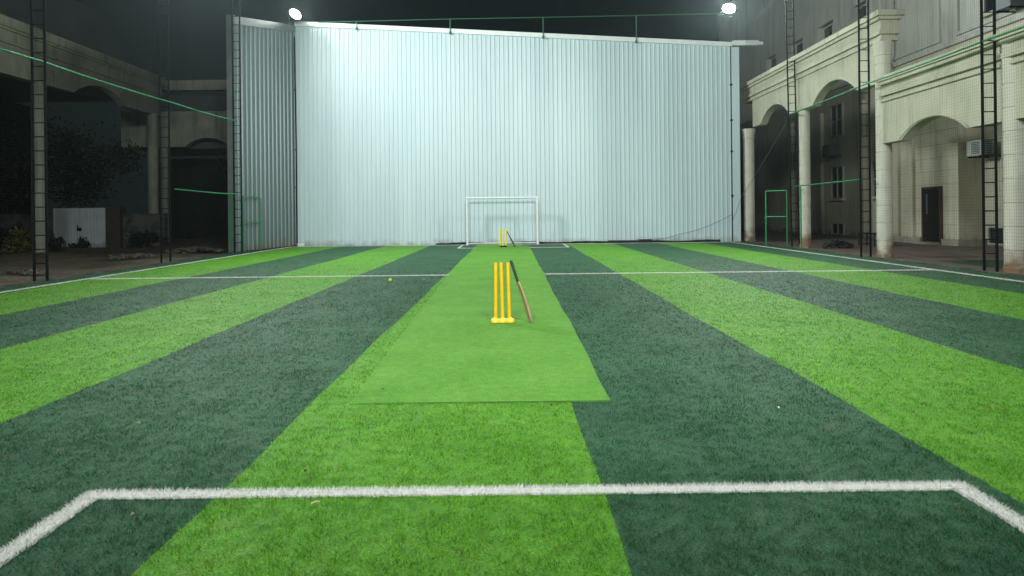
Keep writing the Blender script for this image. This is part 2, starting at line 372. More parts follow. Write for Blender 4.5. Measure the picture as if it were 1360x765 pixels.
# ---------------------------------------------------------------- mat
mb = MB(); N = 150
top = []; ny = [MAT[2] + (MAT[3] - MAT[2]) * (i / N) ** 1.4 for i in range(N + 1)]
rings = []
for y in ny:
    e0 = MAT[0] - .27 * min(1, (y - 5.28) / 14) ** .8 + .012 * math.sin(y * 1.1) + .006 * math.sin(y * 3.7); e1 = MAT[1] +   .009 * math.sin(y * .8 + 1) + .006 * math.sin(y * 2.9)
    b = .006 * math.sin(y * 1.7) + .004 * math.sin(y * 4.1)
    rings.append([(e0 - .004, y, -.03), (e0, y, -.016 + b * .4), (e0 + .2, y, -.009), (e1 - .2, y, -.009), (e1, y, -.008 + b * .6), (e1 + .004, y, -.03)])
for i in range(N):
    for k in range(5):
        mb.add([rings[i][k], rings[i][k + 1], rings[i + 1][k + 1], rings[i + 1][k]], [(0, 1, 2, 3)], 1 if k in (0, 4) else 0)
mb.add(rings[0], [(0, 1, 2, 3, 4, 5)], 1); mb.add(rings[-1], [(0, 1, 2, 3, 4, 5)], 1)
tag(mb.build('pitch_mat', [M['mat'], M['mat_edge']]), 'long smooth bright green cricket mat running down the middle of the striped turf', 'cricket mat')

# ---------------------------------------------------------------- wickets
ZM = -.008
def wicket(label, x, y, m, mbase, offs, fat=1.0, sp=.088):
    t = thing('wicket', label, 'wicket', (x, y, ZM), 0, 'wickets on the mat')
    b = MB()
    prof = [(.046, 0), (.056, .004), (.058, .03), (.052, .045), (.034, .053), (.026, .056), (.022, .066)]
    for k in range(3): b.lathe(prof, (k - 1) * .096, 0, 18)
    b.box(-.10, .10, -.034, .034, .004, .04)
    b.build('base', mbase, t, smooth=35, bevel=0)
    for k in range(3):
        s = MB(); x0 = (k - 1) * sp; x1 = x0 + offs[k]
        s.tube([(x0, 0, .055), ((x0 + x1) / 2, 0, .42), (x1, 0, .755), (x1, 0, .765), (x1, 0, .768)], [q * fat for q in (.0235, .0225, .022, .020, .013)], 16)
        s.build('stump', m, t, smooth=50)
    return t
wicket('orange yellow stumps on a knobbly yellow base, standing nearest on the green mat', -.125, 9.06, M['yellow'], M['yellow_base'], (.006, -.012, -.014))
wicket('pale lime yellow stumps at the far end of the mat before the white goal', -.335, 28.8, M['yellow2'], M['black_metal'], (0, 0, 0), 1.3, .115)  # base coloured black: the shadow at the stump feet put into its material

def bat(label, toe, topp, mblade, mgrip, rz=0, bow=.006):
    toe, topp = Vector(toe), Vector(topp); ax = topp - toe; Ln = ax.length; az = ax.normalized()
    t = thing('cricket_bat', label, 'cricket bat', toe, 0, 'bats leaning by the wickets')
    w = Matrix.Rotation(rz, 3, 'Z') @ Vector((0, 1, 0)); w = (w - az * w.dot(az)).normalized(); th = w.cross(az).normalized()   # th: towards +x side
    if th.x < 0: th = -th
    def pt(s, a, b): return az * s + w * a + th * b
    # blade: flat face on one side, swollen spine on the other, bowed
    secs = []; BL = .57 / .87 * Ln
    for i in range(25):
        u = i / 24; s = u * BL
        hw = .054 * min(1, .78 + u * 5) if u < .9 else .054 - (.054 - .024) * ((u - .9) / .1) ** 1.4
        edge = .016 + .006 * math.sin(math.pi * min(1, u * 1.4)); spine = .020 + .022 * math.sin(math.pi * min(1, (u * .9 + .12))) ** 1.5
        off = bow * math.sin(math.pi * u) * 1.6
        secs.append([pt(s, -hw, off - edge / 2), pt(s, -hw * .96, off + edge / 2), pt(s, -hw * .4, off + edge * .5 + spine * .45), pt(s, 0, off + edge * .5 + spine * .6),
                     pt(s, hw * .4, off + edge * .5 + spine * .45), pt(s, hw * .96, off + edge / 2), pt(s, hw, off - edge / 2), pt(s, hw * .5, off - edge * .72), pt(s, -hw * .5, off - edge * .72)])
    b = MB(); n = 9; vs = [p for s in secs for p in s]
    fs = [(i * n + k, i * n + (k + 1) % n, (i + 1) * n + (k + 1) % n, (i + 1) * n + k) for i in range(24) for k in range(n)] + [tuple(range(n)), tuple(24 * n + k for k in range(n))]
    b.add(vs, fs); b.build('blade', mblade, t, smooth=50)
    h = MB(); h.tube([pt(BL - .03, 0, .002), pt(BL + .02, 0, .001), pt(Ln * .8, 0, 0), pt(Ln - .012, 0, 0), pt(Ln, 0, 0)], [.015, .0185, .019, .0195, .013], 16)
    h.build('grip', mgrip, t, smooth=50)
    return t
bat('tan wooden cricket bat with a black grip leaning on the near yellow stumps', (.235, 9.02, ZM + .004), (-.012, 9.05, .785), M['willow'], M['grip'], rz=R(20))
bat('dark weathered cricket bat leaning beside the far lime stumps', (.13, 28.7, ZM), (-.19, 28.8, .64), M['old_willow'], M['grip'], rz=R(25))

# ball
bl = MB(); bm = bmesh.new(); bmesh.ops.create_uvsphere(bm, u_segments=20, v_segments=14, radius=.034)
me = bpy.data.meshes.new('tennis_ball'); bm.to_mesh(me); bm.free(); me.materials.append(M['felt']); me.polygons.foreach_set('use_smooth', [True] * len(me.polygons))
ball = bpy.data.objects.new('tennis_ball', me); C.objects.link(ball); ball.location = (-2.53, 14.7, .024)
tag(ball, 'small yellow green tennis ball lying on the dark stripe left of the mat', 'tennis ball')
seam = MB(); seam.tube([(.0338 * math.cos(a) * math.cos(.45 * math.sin(2 * a)), .0338 * math.sin(a) * math.cos(.45 * math.sin(2 * a)), .0338 * math.sin(.45 * math.sin(2 * a))) for a in [i * math.pi / 12 for i in range(25)]], .0012, 5)
seam.build('seam', M['white_paint'], ball)

# ---------------------------------------------------------------- goal
GX0, GX1, GY = -1.93, 1.15, 31.0
gt = thing('football_goal', 'white tubular football goal without a net standing against the corrugated wall', 'goal', (0, GY, 0))
for x in (GX0, GX1):
    MB().tube([(x, 0, -.02), (x, 0, 2.0)], .052, 14).build('post', M['white_paint'], gt, smooth=50)
    MB().tube([(x, .04, .03), (x, .55, .03)], .025, 10).build('foot_bar', M['white_paint'], gt, smooth=50)
    MB().tube([(x, .03, 1.92), (x, .54, .06)], .016, 8).build('stay', M['white_paint'], gt, smooth=50)
MB().tube([(GX0 - .04, 0, 2.04), (GX1 + .04, 0, 2.04)], .04, 14).build('crossbar', M['white_paint'], gt, smooth=50)
MB().tube([(GX0, .58, .03), (GX1, .58, .03)], .025, 10).build('back_bar', M['white_paint'], gt, smooth=50)

# ---------------------------------------------------------------- corrugated shed
WY = 31.9; WX0, WX1 = -9.65, 9.95; ZL, ZR = 10.0, 8.85
shed = thing('metal_shed', 'tall pale corrugated metal shed wall with sloping white top trim closing the far end', 'shed', (0, WY, 0))
def ztop(x): return ZL + (ZR - ZL) * (x - WX0) / (WX1 - WX0)
def corrugated(p0, p1, z0, z1a, z1b, pitch, depth, out):
    p0, p1 = Vector(p0), Vector(p1); d = p1 - p0; Ln = d.length; d.normalize(); out = Vector(out)
    vs = []; s = 0
    prof = [(0, 0), (.68, 0), (.75, 1), (.91, 1), (.98, 0)]
    pts = []
    k = 0
    while s < Ln:
        jit = random.uniform(-.0015, .0015)
        for a, h in prof:
            q = s + a * pitch
            if q <= Ln: pts.append((q, h * depth + jit))
        s += pitch; k += 1
    pts.append((Ln, 0))
    for q, h in pts:
        p = p0 + d * q + out * h; z1 = z1a + (z1b - z1a) * q / Ln
        for fz in (0, .25, .5, .75, 1): vs.append((p.x, p.y, z0 + (z1 - z0) * fz))
    return vs, [(5 * i + j, 5 * i + 5 + j, 5 * i + 6 + j, 5 * i + 1 + j) for i in range(len(pts) - 1) for j in range(4)]
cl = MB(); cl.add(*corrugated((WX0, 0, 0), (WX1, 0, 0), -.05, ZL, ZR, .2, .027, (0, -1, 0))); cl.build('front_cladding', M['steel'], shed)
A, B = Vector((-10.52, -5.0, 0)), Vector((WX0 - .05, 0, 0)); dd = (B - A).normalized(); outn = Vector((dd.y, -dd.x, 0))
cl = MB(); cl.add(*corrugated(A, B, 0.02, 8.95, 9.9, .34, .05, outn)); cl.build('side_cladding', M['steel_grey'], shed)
# body of the shed behind the sheets
bd = MB()
def prism(mbx, poly, z0, z1s):
    n = len(poly); mbx.add([(x, y, z0) for x, y in poly] + [(x, y, z) for (x, y), z in zip(poly, z1s)], [tuple(range(n)), tuple(range(n, 2 * n))] + [(i, (i + 1) % n, n + (i + 1) % n, n + i) for i in range(n)])
prism(bd, [(A.x - .02, A.y + .04), (WX0 - .06, .06), (WX1, .06), (WX1, 12), (A.x - .02, 12)], -.05, [8.9, 9.85, 8.8, 8.8, 8.9])
bd.build('shed_body', M['roof'], shed)
tr = MB()
nrm = (ZR - ZL) / (WX1 - WX0)
vs = []
for x in (WX0 - .02, WX1 + .05):
    z = ztop(x); vs += [(x, -.09, z - .10), (x, .12, z - .10), (x, .12, z + .10), (x, -.09, z + .10)]
tr.add(vs, [(0, 1, 2, 3), (4, 5, 6, 7)] + [(i, (i + 1) % 4, 4 + (i + 1) % 4, 4 + i) for i in range(4)])
tr.build('top_trim', M['trim'], shed)
ts = MB(); vs = []
for p, z in ((A, 8.95), (B, 9.9)):
    for o_, dz in ((.07, -.28), (-.1, -.28), (-.1, .03), (.07, .03)): vs.append((p.x + outn.x * o_, p.y + outn.y * o_, z + dz))
ts.add(vs, [(0, 1, 2, 3), (4, 5, 6, 7)] + [(i, (i + 1) % 4, 4 + (i + 1) % 4, 4 + i) for i in range(4)]); ts.build('side_trim', M['trim_dull'], shed)
pe = MB(); prism(pe, [(A.x - .22, A.y - .06), (A.x + .08, A.y - .08), (A.x + .10, A.y + .03), (A.x - .22, A.y + .05)], 0, [9.0] * 4); pe.build('end_post', M['trim_dull'], shed)
MB().box(WX1 + .01, WX1 + .36, -.10, .1, -.05, ZR - .13).build('corner_flashing', M['steel'], shed)
gu = MB(); gu.box(WX1 + .06, WX1 + 1.25, -.13, .07, ZR - .06, ZR + .16); gu.box(WX1 + 1.25, WX1 + 1.45, -.10, .04, ZR - .03, ZR + .10); gu.build('gutter', M['trim'], shed)
co = MB(); co.tube([(WX1 - .01, -.07, 0), (WX1 + .0, -.07, ZR - .1)], .028, 8)
for z in (2., 4., 5.4, 7.): co.box(WX1 - .05, WX1 + .05, -.115, -.03, z, z + .07)
co.build('drain_pipe', M['black_metal'], shed)
co = MB(); co.tube([(WX0 + .0, -.06, .1), (WX0 + .01, -.07, 4), (WX0 - .02, -.06, ZL - .6)], .03, 8)
for z in (4.3, 7., 2.6): co.box(WX0 - .28, WX0 + .03, -.10, -.05, z, z + .035)
co.build('cable_conduit', M['black_metal'], shed)
MB().box(WX0 + .08, WX0 + .38, -.25, -.06, -.02, .12).build('junction_box', M['trim'], shed, bevel=.01)

# green pipe rail on top of the shed
rail = thing('safety_rail', 'thin green pipe rail on short posts along the top of the corrugated shed', 'railing', (0, WY - .12, 0))
ZRAIL = lambda x: 10.03 + .011 * (x + 8)
MB().tube([(-8.6, 0, ZRAIL(-8.6)), (-3, 0, ZRAIL(-3) + .02), (3, 0, ZRAIL(3)), (9.8, 0, ZRAIL(9.8))], .024, 8).build('rail', M['green_dull'], rail, smooth=50)
for x in (-6.85, -2.65, 1.52, 5.7):
    p = MB(); z = ztop(x); p.tube([(x, 0, z - .08), (x, 0, ZRAIL(x))], .024, 8); p.box(x - .05, x + .05, -.02, .025, z - .16, z - .04); p.build('post', M['green_dull'], rail)

# floodlights
def floodlight(label, loc, rz, tilt, led):
    t = thing('floodlight', label, 'floodlight', loc, 0, 'floodlights on the shed corners')
    Rm = Matrix.Rotation(rz, 3, 'Z') @ Matrix.Rotation(-tilt, 3, 'X')
    def tr(m_):
        m_.v = [tuple(Rm @ Vector(p)) for p in m_.v]; return m_
    h = MB(); h.tube([(0, -.05, 0), (0, .0, 0), (0, .08, 0)], [.27, .27, .20], 28)
    for i in range(5): h.box(-.14 + i * .065, -.125 + i * .065, .07, .13, -.12, .12)
    tr(h).build('housing', M['led_body'], t, bevel=.008)
    e = MB(); e.tube([(0, -.062, 0), (0, -.052, 0)], .245, 28); tr(e).build('lens', M[led], t)
    b = MB(); b.tube([(-.27, 0, 0), (-.27, .16, -.22), (0, .17, -.26), (.27, .16, -.22), (.27, 0, 0)], .015, 6); b.build('bracket', M['led_body'], t)
    return t
floodlight('blazing white floodlight above the left corner of the corrugated front', (-9.5, 31.35, 10.25), R(48), R(26), 'led_side')
floodlight('blazing white floodlight on the right end of the green roof rail', (9.75, 31.4, 10.30), R(-12), R(28), 'led')

# ---------------------------------------------------------------- ladder masts
def make_mast(label, x, y, skew, lean=0., h=10.6, wide=.27):
    t = thing('lattice_mast', label, 'mast', (x, y, -.05), skew, 'black ladder masts along the nets')
    t.rotation_euler = (0, lean, skew)
    for s in (-1, 1):
        MB().box(s * wide / 2 - .022, s * wide / 2 + .022, -.022, .022, 0, h).build('rail', M['black_metal'], t)
    r = MB().tube([(-wide / 2 + .02, 0, 0), (wide / 2 - .02, 0, 0)], .012, 6).build('rung', M['black_metal'], t, smooth=50)
    r.location.z = .42
    for i in range(1, 33):
        c = r.copy(); C.objects.link(c); c.parent = t; c.location.z = .42 + i * .315
    return t
make_mast('black ladder mast at the left edge of the pitch, the one nearest to us', -10.55, 15.85, R(6))
make_mast('black ladder mast on the left side beside the slim cream column, between two others', -10.70, 21.9, R(4))
make_mast('black ladder mast in front of the grey corrugated side panel', -10.27, 26.6, R(3))
make_mast('black ladder mast at the right edge, in front of the air conditioner, nearest to us', 10.62, 15.7, R(-5))
make_mast('black ladder mast beside the tall capital column on the right, between two others', 10.36, 20.7, R(-4))
make_mast('black ladder mast behind the open green gate on the right side', 10.72, 26.7, R(-4), lean=R(-.9))

# ---------------------------------------------------------------- nets (every cord is real)
def net(name, label, x, ya, yb, za, zb, sp, r):
    V = []; F = []; nb = 0
    def disp(y, z): return .05 * np.sin(y * .55 + x) * np.sin(z * .33) + .03 * np.sin(y * 1.3 + z * .5), .012 * np.sin(z * 1.1 + y * 2), .015 * np.sin(y * .9 + z)
    def strand(ys, zs):
        nonlocal nb
        n = len(ys); ox, oy, oz = disp(ys, zs); P = np.stack([x + ox, ys + oy, zs + oz], 1)
        d = np.diff(P, axis=0); t = np.vstack([d, d[-1:]]); t /= np.linalg.norm(t, axis=1)[:, None]
        u = np.cross(t, [1, 0, 0.]); u /= np.linalg.norm(u, axis=1)[:, None]; w = np.cross(t, u)
        V.append(np.stack([P + u * r, P + w * r * 1.2, P - u * r, P - w * r * 1.2], 1).reshape(-1, 3))
        i = np.arange(n - 1)[:, None] * 4; k = np.arange(4)[None]
        F.append((np.stack([i + k, i + (k + 1) % 4, i + 4 + (k + 1) % 4, i + 4 + k], 2)).reshape(-1, 4) + nb); nb += n * 4
    for y in np.arange(ya, yb + 1e-6, sp): strand(np.full(14, y), np.linspace(za, zb, 14))
    for z in np.arange(za, zb + 1e-6, sp): strand(np.linspace(ya, yb, 40), np.full(40, z))
    o = np_mesh(name, np.concatenate(V), np.concatenate(F), [M['net']])
    return tag(o, label, 'net', 'safety nets along the pitch')
net('safety_net', 'fine dark netting hung between the masts along the left side', -10.45, 9, 31.4, 0, 9.6, .07, .0009)
net('safety_net', 'fine dark netting hung between the masts along the right side', 10.45, 9, 31.4, 0, 9.6, .07, .0012)

def sagpipe(name, label, pts, r, cat, sag=.02, m='green_paint', grp=None, n=8):
    P = []
    for a, b in zip(pts[:-1], pts[1:]):
        a, b = Vector(a), Vector(b)
        for i in range(n):
            u = i / n; q = a.lerp(b, u); q.z -= sag * 4 * u * (1 - u); P.append(q)
    P.append(Vector(pts[-1]))
    return tag(MB().tube(P, r, 8).build(name, M[m], None, smooth=50), label, cat, grp)
sagpipe('net_rope', 'green rope pipe sloping across the upper left side from mast to mast', [(-10.5, 8.5, 4.9), (-10.5, 15.85, 4.9), (-10.5, 21.9, 4.92), (-10.3, 26.6, 4.95)], .024, 'rope', .03)
sagpipe('net_rope', 'green rope pipe sloping across the upper right side in front of the cornice', [(10.5, 8.5, 5.1), (10.5, 15.7, 5.08), (10.42, 20.7, 5.05), (10.6, 26.7, 5.0)], .024, 'rope', .02)
sagpipe('guard_rail', 'low green rail on the left between the middle mast and the gate', [(-10.5, 22.1, 2.24), (-10.4, 25.2, 2.19), (-10.3, 26.5, 2.2)], .024, 'rail', .0)
sagpipe('guard_rail', 'low green rail on the right between the middle mast and the open gate', [(10.45, 20.9, 2.27), (10.5, 25.7, 2.25), (10.6, 26.6, 2.25)], .022, 'rail', .0)

def gate_frame(label, p, q, h, r, extra=None):
    p, q = Vector(p), Vector(q); t = thing('green_gate', label, 'gate', p, 0, 'green gates in the side nets')
    d = q - p; d.z = 0
    for k in (0, 1): MB().tube([(d.x * k, d.y * k, -.03), (d.x * k, d.y * k, h)], r, 8).build('upright', M['green_paint'], t, smooth=50)
    for z in (h, h * .53): MB().tube([(0, 0, z), (d.x, d.y, z)], r * .95, 8).build('crossbar', M['green_paint'], t, smooth=50)
    if extra: MB().tube([(extra[0] - p.x, extra[1] - p.y, -.03), (extra[0] - p.x, extra[1] - p.y, h + .12)], r * .9, 8).build('hinge_post', M['green_paint'], t, smooth=50)
    MB().box(-.035, .035, -.035, .035, h * .53 - .10, h * .53 - .03).build('latch', M['green_paint'], t)
    return t
gate_frame('thin green gate frame against the grey corrugated panel at the left', (-10.12, 28.5, 0), (-10.2, 26.95, 0), 2.12, .027, (-10.62, 26.75))
gate_frame('green gate frame standing open at the far right corner', (9.93, 27.6, 0), (10.5, 26.95, 0), 2.12, .026, (10.72, 26.2))

# ---------------------------------------------------------------- clutter at the wall foot
P = []; x = -3.4
while x < 9.6:
    P.append((x, WY - .16 + .05 * math.sin(x * 3.1), .02 + .02 * math.sin(x * 2.3))); x += .25
tag(MB().tube(P, [.035 + .02 * abs(math.sin(i * 1.7)) for i in range(len(P))], 7).build('net_bundle', M['black_cloth'], None, smooth=60), 'black gathered net edge lying along the foot of the corrugated wall', 'net bundle')
tag(MB().box(4.3, 6.2, WY - .42, WY - .3, -.02, .10).box(5.7, 6.25, WY - .46, WY - .29, -.02, .14).build('dark_plank', M['black_cloth'], None, bevel=.01), 'dark plank lying at the foot of the wall right of the goal', 'plank')
hd = MB()
for i in range(16):
    u = random.uniform(-.5, .5)
    a = [(11.9 + u + (k - 2) * .10 * random.uniform(-1, 1), 26.0 + random.uniform(-.3, .3), .0 + random.uniform(0, .26) * (1 - abs(u) * 1.5)) for k in range(5)]
    hd.tube(a, [.02, .06, .08, .06, .02], 7)
tag(hd.build('netting_heap', M['black_cloth'], None, smooth=70), 'crumpled heap of black netting on the paving between the right columns', 'netting heap')
sagpipe('guy_wire', 'thin grey guy wire running down from the far right mast to the wall', [(10.6, 26.7, 5.0), (10.15, 31.3, 1.9), (9.9, 31.7, .9)], .008, 'wire', .05, 'wire')
sagpipe('loose_cable', 'loose grey cable drooping along the wall foot near the drain pipe', [(9.9, 31.78, 1.2), (7.6, 31.8, .35), (5.6, 31.8, .14)], .009, 'cable', .12, 'wire')

# litter on the turf
def scrap(name, label, x, y, L_, w, rz, m):
    s = MB(); s.add([(-L_ / 2, -w / 2, 0), (0, -w / 2 * 1.2, .006), (L_ / 2, -w / 3, .002), (L_ / 2, w / 3, .003), (0, w / 2, .009), (-L_ / 2, w / 2, .001)], [(0, 1, 4, 5), (1, 2, 3, 4)])
    s.add([(a, b, c - .003) for a, b, c in s.v[:6]], [(0, 1, 4, 5), (1, 2, 3, 4)])
    o = s.build(name, M[m]); o.location = (x, y, .012); o.rotation_euler = (0, 0, rz); return tag(o, label, name.replace('_', ' '))
scrap('straw', 'pale straw lying on the light stripe just below the near white line', -.958, 3.41, .045, .006, .5, 'straw')
scrap('dry_leaf', 'pale dry leaf scrap on the dark turf above the left corner of the near box', -2.52, 4.75, .028, .013, .2, 'dry_leaf')
scrap('dry_leaf', 'tiny white leaf scrap on the dark turf right of the mat', 1.86, 4.96, .011, .009, 1., 'white_paint')
scrap('dry_leaf', 'pale leaf scrap on the dark turf inside the left corner of the near box', -1.78, 3.30, .016, .01, .8, 'dry_leaf')
scrap('dark_clipping', 'dark rubber speck on the light stripe above the near white line', -1.13, 3.83, .014, .012, .3, 'black_cloth')
scrap('dark_clipping', 'dark speck on the light stripe just below the right end of the mat', .275, 5.08, .018, .012, .3, 'black_cloth')
scrap('dark_clipping', 'dark speck on the mat near its left edge', -1.03, 5.6, .025, .012, .3, 'black_cloth')
scrap('straw', 'short yellow twig on the dark stripe right of the tennis ball', -1.85, 14.9, .06, .02, .3, 'straw')

# ---------------------------------------------------------------- right building
rb = thing('arcade_building', 'cream stucco building with arches, banded columns and a dark doorway along the right side', 'building', (0, 0, 0))
AX = 11.05
def arch_wall(m_, x0, x1, y0, y1, zb, zt, arches, n=16):
    """wall strip between y0..y1 with segmental arches (ya,yb,rise) cut in its lower edge"""
    ysl = {y0, y1}
    for a, b, r in arches:
        for i in range(n + 1): ysl.add(a + (b - a) * i / n)
    ysl = sorted(ysl)
    def zl(y):
        for a, b, r in arches:
            if a < y < b:
                h = (b - a) / 2; u = (y - (a + b) / 2) / h; Rr = (h * h + r * r) / (2 * r)
                return zb + math.sqrt(max(0, Rr * Rr - (u * h) ** 2)) - (Rr - r)
        return zb
    for a, b in zip(ysl[:-1], ysl[1:]):
        za, zc = zl(a), zl(b)
        m_.add([(x0, a, za), (x0, b, zc), (x0, b, zt), (x0, a, zt), (x1, a, za), (x1, b, zc), (x1, b, zt), (x1, a, zt)],
               [(0, 1, 2, 3), (4, 5, 6, 7), (0, 1, 5, 4), (3, 2, 6, 7)])
    for y in (y0, y1): m_.add([(x0, y, zb), (x0, y, zt), (x1, y, zt), (x1, y, zb)], [(0, 1, 2, 3)])
def column(par, x, y, h, r, z0, m, cap=True, band=.52):
    prof = [(r * 1.12, z0), (r * 1.12, z0 + .12), (r, z0 + .16)]
    z = z0 + .5
    while z < h - .6:
        prof += [(r, z - .014), (r - .02, z - .010), (r - .02, z + .010), (r, z + .014)]; z += band
    prof += [(r, h - .45)] + ([(r * 1.1, h - .43), (r * 1.1, h - .36), (r * 1.02, h - .34), (r * 1.12, h - .2), (r * 1.25, h - .1), (r * 1.25, h)] if cap else [(r, h)])
    return MB().lathe(prof, x, y, 28).build('column', m, par, smooth=35)
column(rb, AX, 15.5, 5.0, .235, -.05, M['stucco_col'], False)
column(rb, AX, 20.95, 6.35, .215, -.05, M['stucco_col'])
column(rb, AX, 26.6, 5.12, .195, -.05, M['stucco_col'], False)
column(rb, 10.78, 32.05, 5.05, .24, -.05, M['stucco_col'])
# near bay
w = MB(); arch_wall(w, AX - .13, AX + .17, 8.0, 15.28, 3.3, 4.5, [(10.3, 13.2, .46)]); arch_wall(w, AX - .13, AX + .17, 15.28, 20.76, 3.3, 4.5, [(16.95, 19.8, .46)])
w.build('spandrel', M['stucco'], rb)
cb = MB()
for z0, z1, p in ((4.5, 4.58, .20), (4.58, 4.66, .14), (4.66, 4.78, .24), (4.78, 4.98, .19), (4.98, 5.08, .27), (5.08, 5.22, .33)): cb.box(AX - p, AX + .25, 8, 20.72 - .001 * z0, z0, z1 - .004)
cb.build('cornice', M['stucco'], rb)
for a, b in ((16.85, 19.9), (10.2, 13.3)):    # raised rim round the arch
    pts = []
    for i in range(17):
        u = -1 + i / 8; h = (b - a) / 2 - .02; r = .46; Rr = (h * h + r * r) / (2 * r); pts.append((AX - .14, (a + b) / 2 + u * h, 3.3 + math.sqrt(Rr * Rr - (u * h) ** 2) - (Rr - r) + .03))
    MB().tube(pts, .022, 6).build('arch_moulding', M['stucco'], rb, smooth=50)
# far bays, taller
w = MB(); arch_wall(w, AX - .13, AX + .17, 21.15, 26.62, 5.12, 6.32, [(22.3, 25.6, .62)]); arch_wall(w, AX - .13, AX + .17, 26.62, 31.9, 5.12, 6.32, [(27.7, 30.9, .62)])
w.build('spandrel', M['stucco'], rb)
cb = MB()
for z0, z1, p in ((6.32, 6.40, .20), (6.40, 6.50, .15), (6.50, 6.62, .24), (6.62, 6.92, .19), (6.92, 7.02, .27), (7.02, 7.18, .34)):
    cb.box(AX - p, AX + .12 + p, 20.95 - .18 - p + .12, 33, z0, z1 - .004)
cb.build('cornice', M['stucco'], rb)
# flat roofs of the arcade
RX = 17.7
MB().box(AX + .2, RX - .01, 8, 20.7, 4.9, 5.1).build('arcade_roof', M['stucco_back'], rb)
# rear wall, projecting bay, pilasters
RX = 17.7; BX = 16.75
wl = MB(); wl.box(RX, RX + .4, -6, 60, -.05, 7.85); wl.build('rear_wall', M['stucco_back'], rb)
wl = MB(); wl.box(BX, RX - .003, 26.5, 32.4, -.05, 4.88); wl.build('projecting_bay', M['stucco_back'], rb)
for y in (29.3, 30.4, 31.2): MB().box(BX - .13, BX - .003, y, y + .42, -.05, 4.87).build('pilaster', M['stucco_back'], rb)
for y in (35.2, 40.0, 44.2): MB().box(RX - .18, RX - .003, y, y + .5, -.05, 6.8).build('pilaster', M['stucco_back'], rb)
MB().box(BX - .15, BX - .005, 26.4, 27.35, -.05, .2).build('plinth', M['groove'], rb)
MB().box(BX - .15, BX - .005, 28.8, 32.4, -.05, .2).build('plinth', M['groove'], rb)
MB().box(BX - .15, RX - .003, 26.3, 26.397, -.05, .2).build('plinth', M['groove'], rb)
gr = MB()
for i in range(14):
    z = .75 + i * .52
    if z < 7: gr.box(RX - .008, RX + .01, 8, 26.4, z, z + .02)
    if z < 4.7: gr.box(BX - .008, BX + .01, 26.55, 32.3, z, z + .018)
tag(gr.build('wall_joint', M['groove'], rb))
OPEN = [(34.8, 36.6), (38.8, 40.7), (42.8, 44.6), (47.2, 49.0)]
uw = MB(); uw.box(RX + .05, RX + .5, -6, 60, 8.05, 11.0); uw.box(RX + .05, RX + .5, -6, 60, 11.8, 18)
ya = -6
for a, b in OPEN + [(60, 60)]:
    uw.box(RX + .05, RX + .5, ya, a, 11.002, 11.798); ya = b
uw.build('upper_wall', M['stucco_up'], rb)
for a, b in OPEN:
    f = MB(); f.box(RX + .40, RX + .46, a + .003, b - .003, 11.004, 11.796); o = f.build('window', M['stucco'], rb)
    MB().box(RX + .38, RX + .397, a + .9, b - .1, 11.1, 11.7).build('pane', M['glass'], o)
MB().box(RX - .12, RX + .1, -6, 60, 7.86, 8.04).build('string_course', M['stucco_up'], rb)
for (a, b) in ((29.1, 33.5), (22., 27.9)):
    pnl = MB()
    pnl.box(RX - .03, RX + .048, a, a + .12, 8.2, 15); pnl.box(RX - .03, RX + .048, b, b + .12, 8.2, 15); pnl.box(RX - .03, RX + .048, a + .12, b, 8.2, 8.32)
    pnl.build('wall_panel', M['stucco_up'], rb)
MB().box(RX - .25, RX + .046, 34.0, 34.6, 8.06, 18).build('pilaster', M['stucco_up'], rb)
MB().tube([(17.2, 32.4, 7.2), (17.2, 32.4, 13)], .05, 8).build('drain_pipe', M['stucco_back'], rb, smooth=50)
def window(par, x, y0, y1, z0, z1, rows=2, sill='stucco_back'):
    f = MB(); t = .06; xa, xb = x - .10, x + .0
    f.box(xa, xb, y0 - t, y0, z0 - t, z1 + t); f.box(xa, xb, y1, y1 + t, z0 - t, z1 + t); f.box(xa, xb, y0, y1, z0 - t, z0); f.box(xa, xb, y0, y1, z1, z1 + t)
    f.box(xa + .02, xb, (y0 + y1) / 2 - .025, (y0 + y1) / 2 + .025, z0, z1)
    for k in range(1, rows): f.box(xa + .02, xb, y0, y1, z0 + (z1 - z0) * k / rows - .02, z0 + (z1 - z0) * k / rows + .02)
    o = f.build('window', M['frame'], par)
    MB().box(x - .035, x - .004, y0 + .001, y1 - .001, z0 + .001, z1 - .001).build('pane', M['glass'], o)
    if sill: MB().box(x - .2, x - .003, y0 - .12, y1 + .12, z0 - .16, z0 - .065).build('sill', M[sill], o)
W = RX - .003
window(rb, W, 37.6, 38.9, 2.0, 3.64); window(rb, W, 37.6, 38.9, 5.35, 7.0, 2, None); window(rb, W, 37.6, 38.9, .06, .57, 1, None)
window(rb, W, 33.4, 34.4, 2.0, 3.64); window(rb, W, 42.0, 43.3, 2.0, 3.64); window(rb, W, 42.0, 43.3, 5.35, 7.0, 2, None)
window(rb, W, 24.1, 25.2, 2.1, 3.9); window(rb, W, 24.2, 26.1, .08, .64, 1, None); window(rb, W, 18.6, 20.1, 1.9, 3.4)
for y in (23.0, 25.2): window(rb, RX + .046, y, y + 1.1, 8.6, 10.2)
o = MB().box(BX - .09, BX - .008, 27.54, 28.62, .08, 2.16).build('door', M['door'], rb)
f = MB(); f.box(BX - .12, BX - .005, 28.62, 28.70, -.02, 2.24); f.box(BX - .12, BX - .005, 27.46, 27.54, -.02, 2.24); f.box(BX - .12, BX - .005, 27.54, 28.62, 2.16, 2.24); f.build('door_frame', M['wood'], o)
MB().box(BX - .105, BX - .091, 28.3, 28.42, 1.15, 1.95).build('glass_strip', M['ac_dark'], o)
MB().box(BX - .45, BX - .125, 27.45, 28.75, -.05, .05).build('door_step', M['groove'], o)

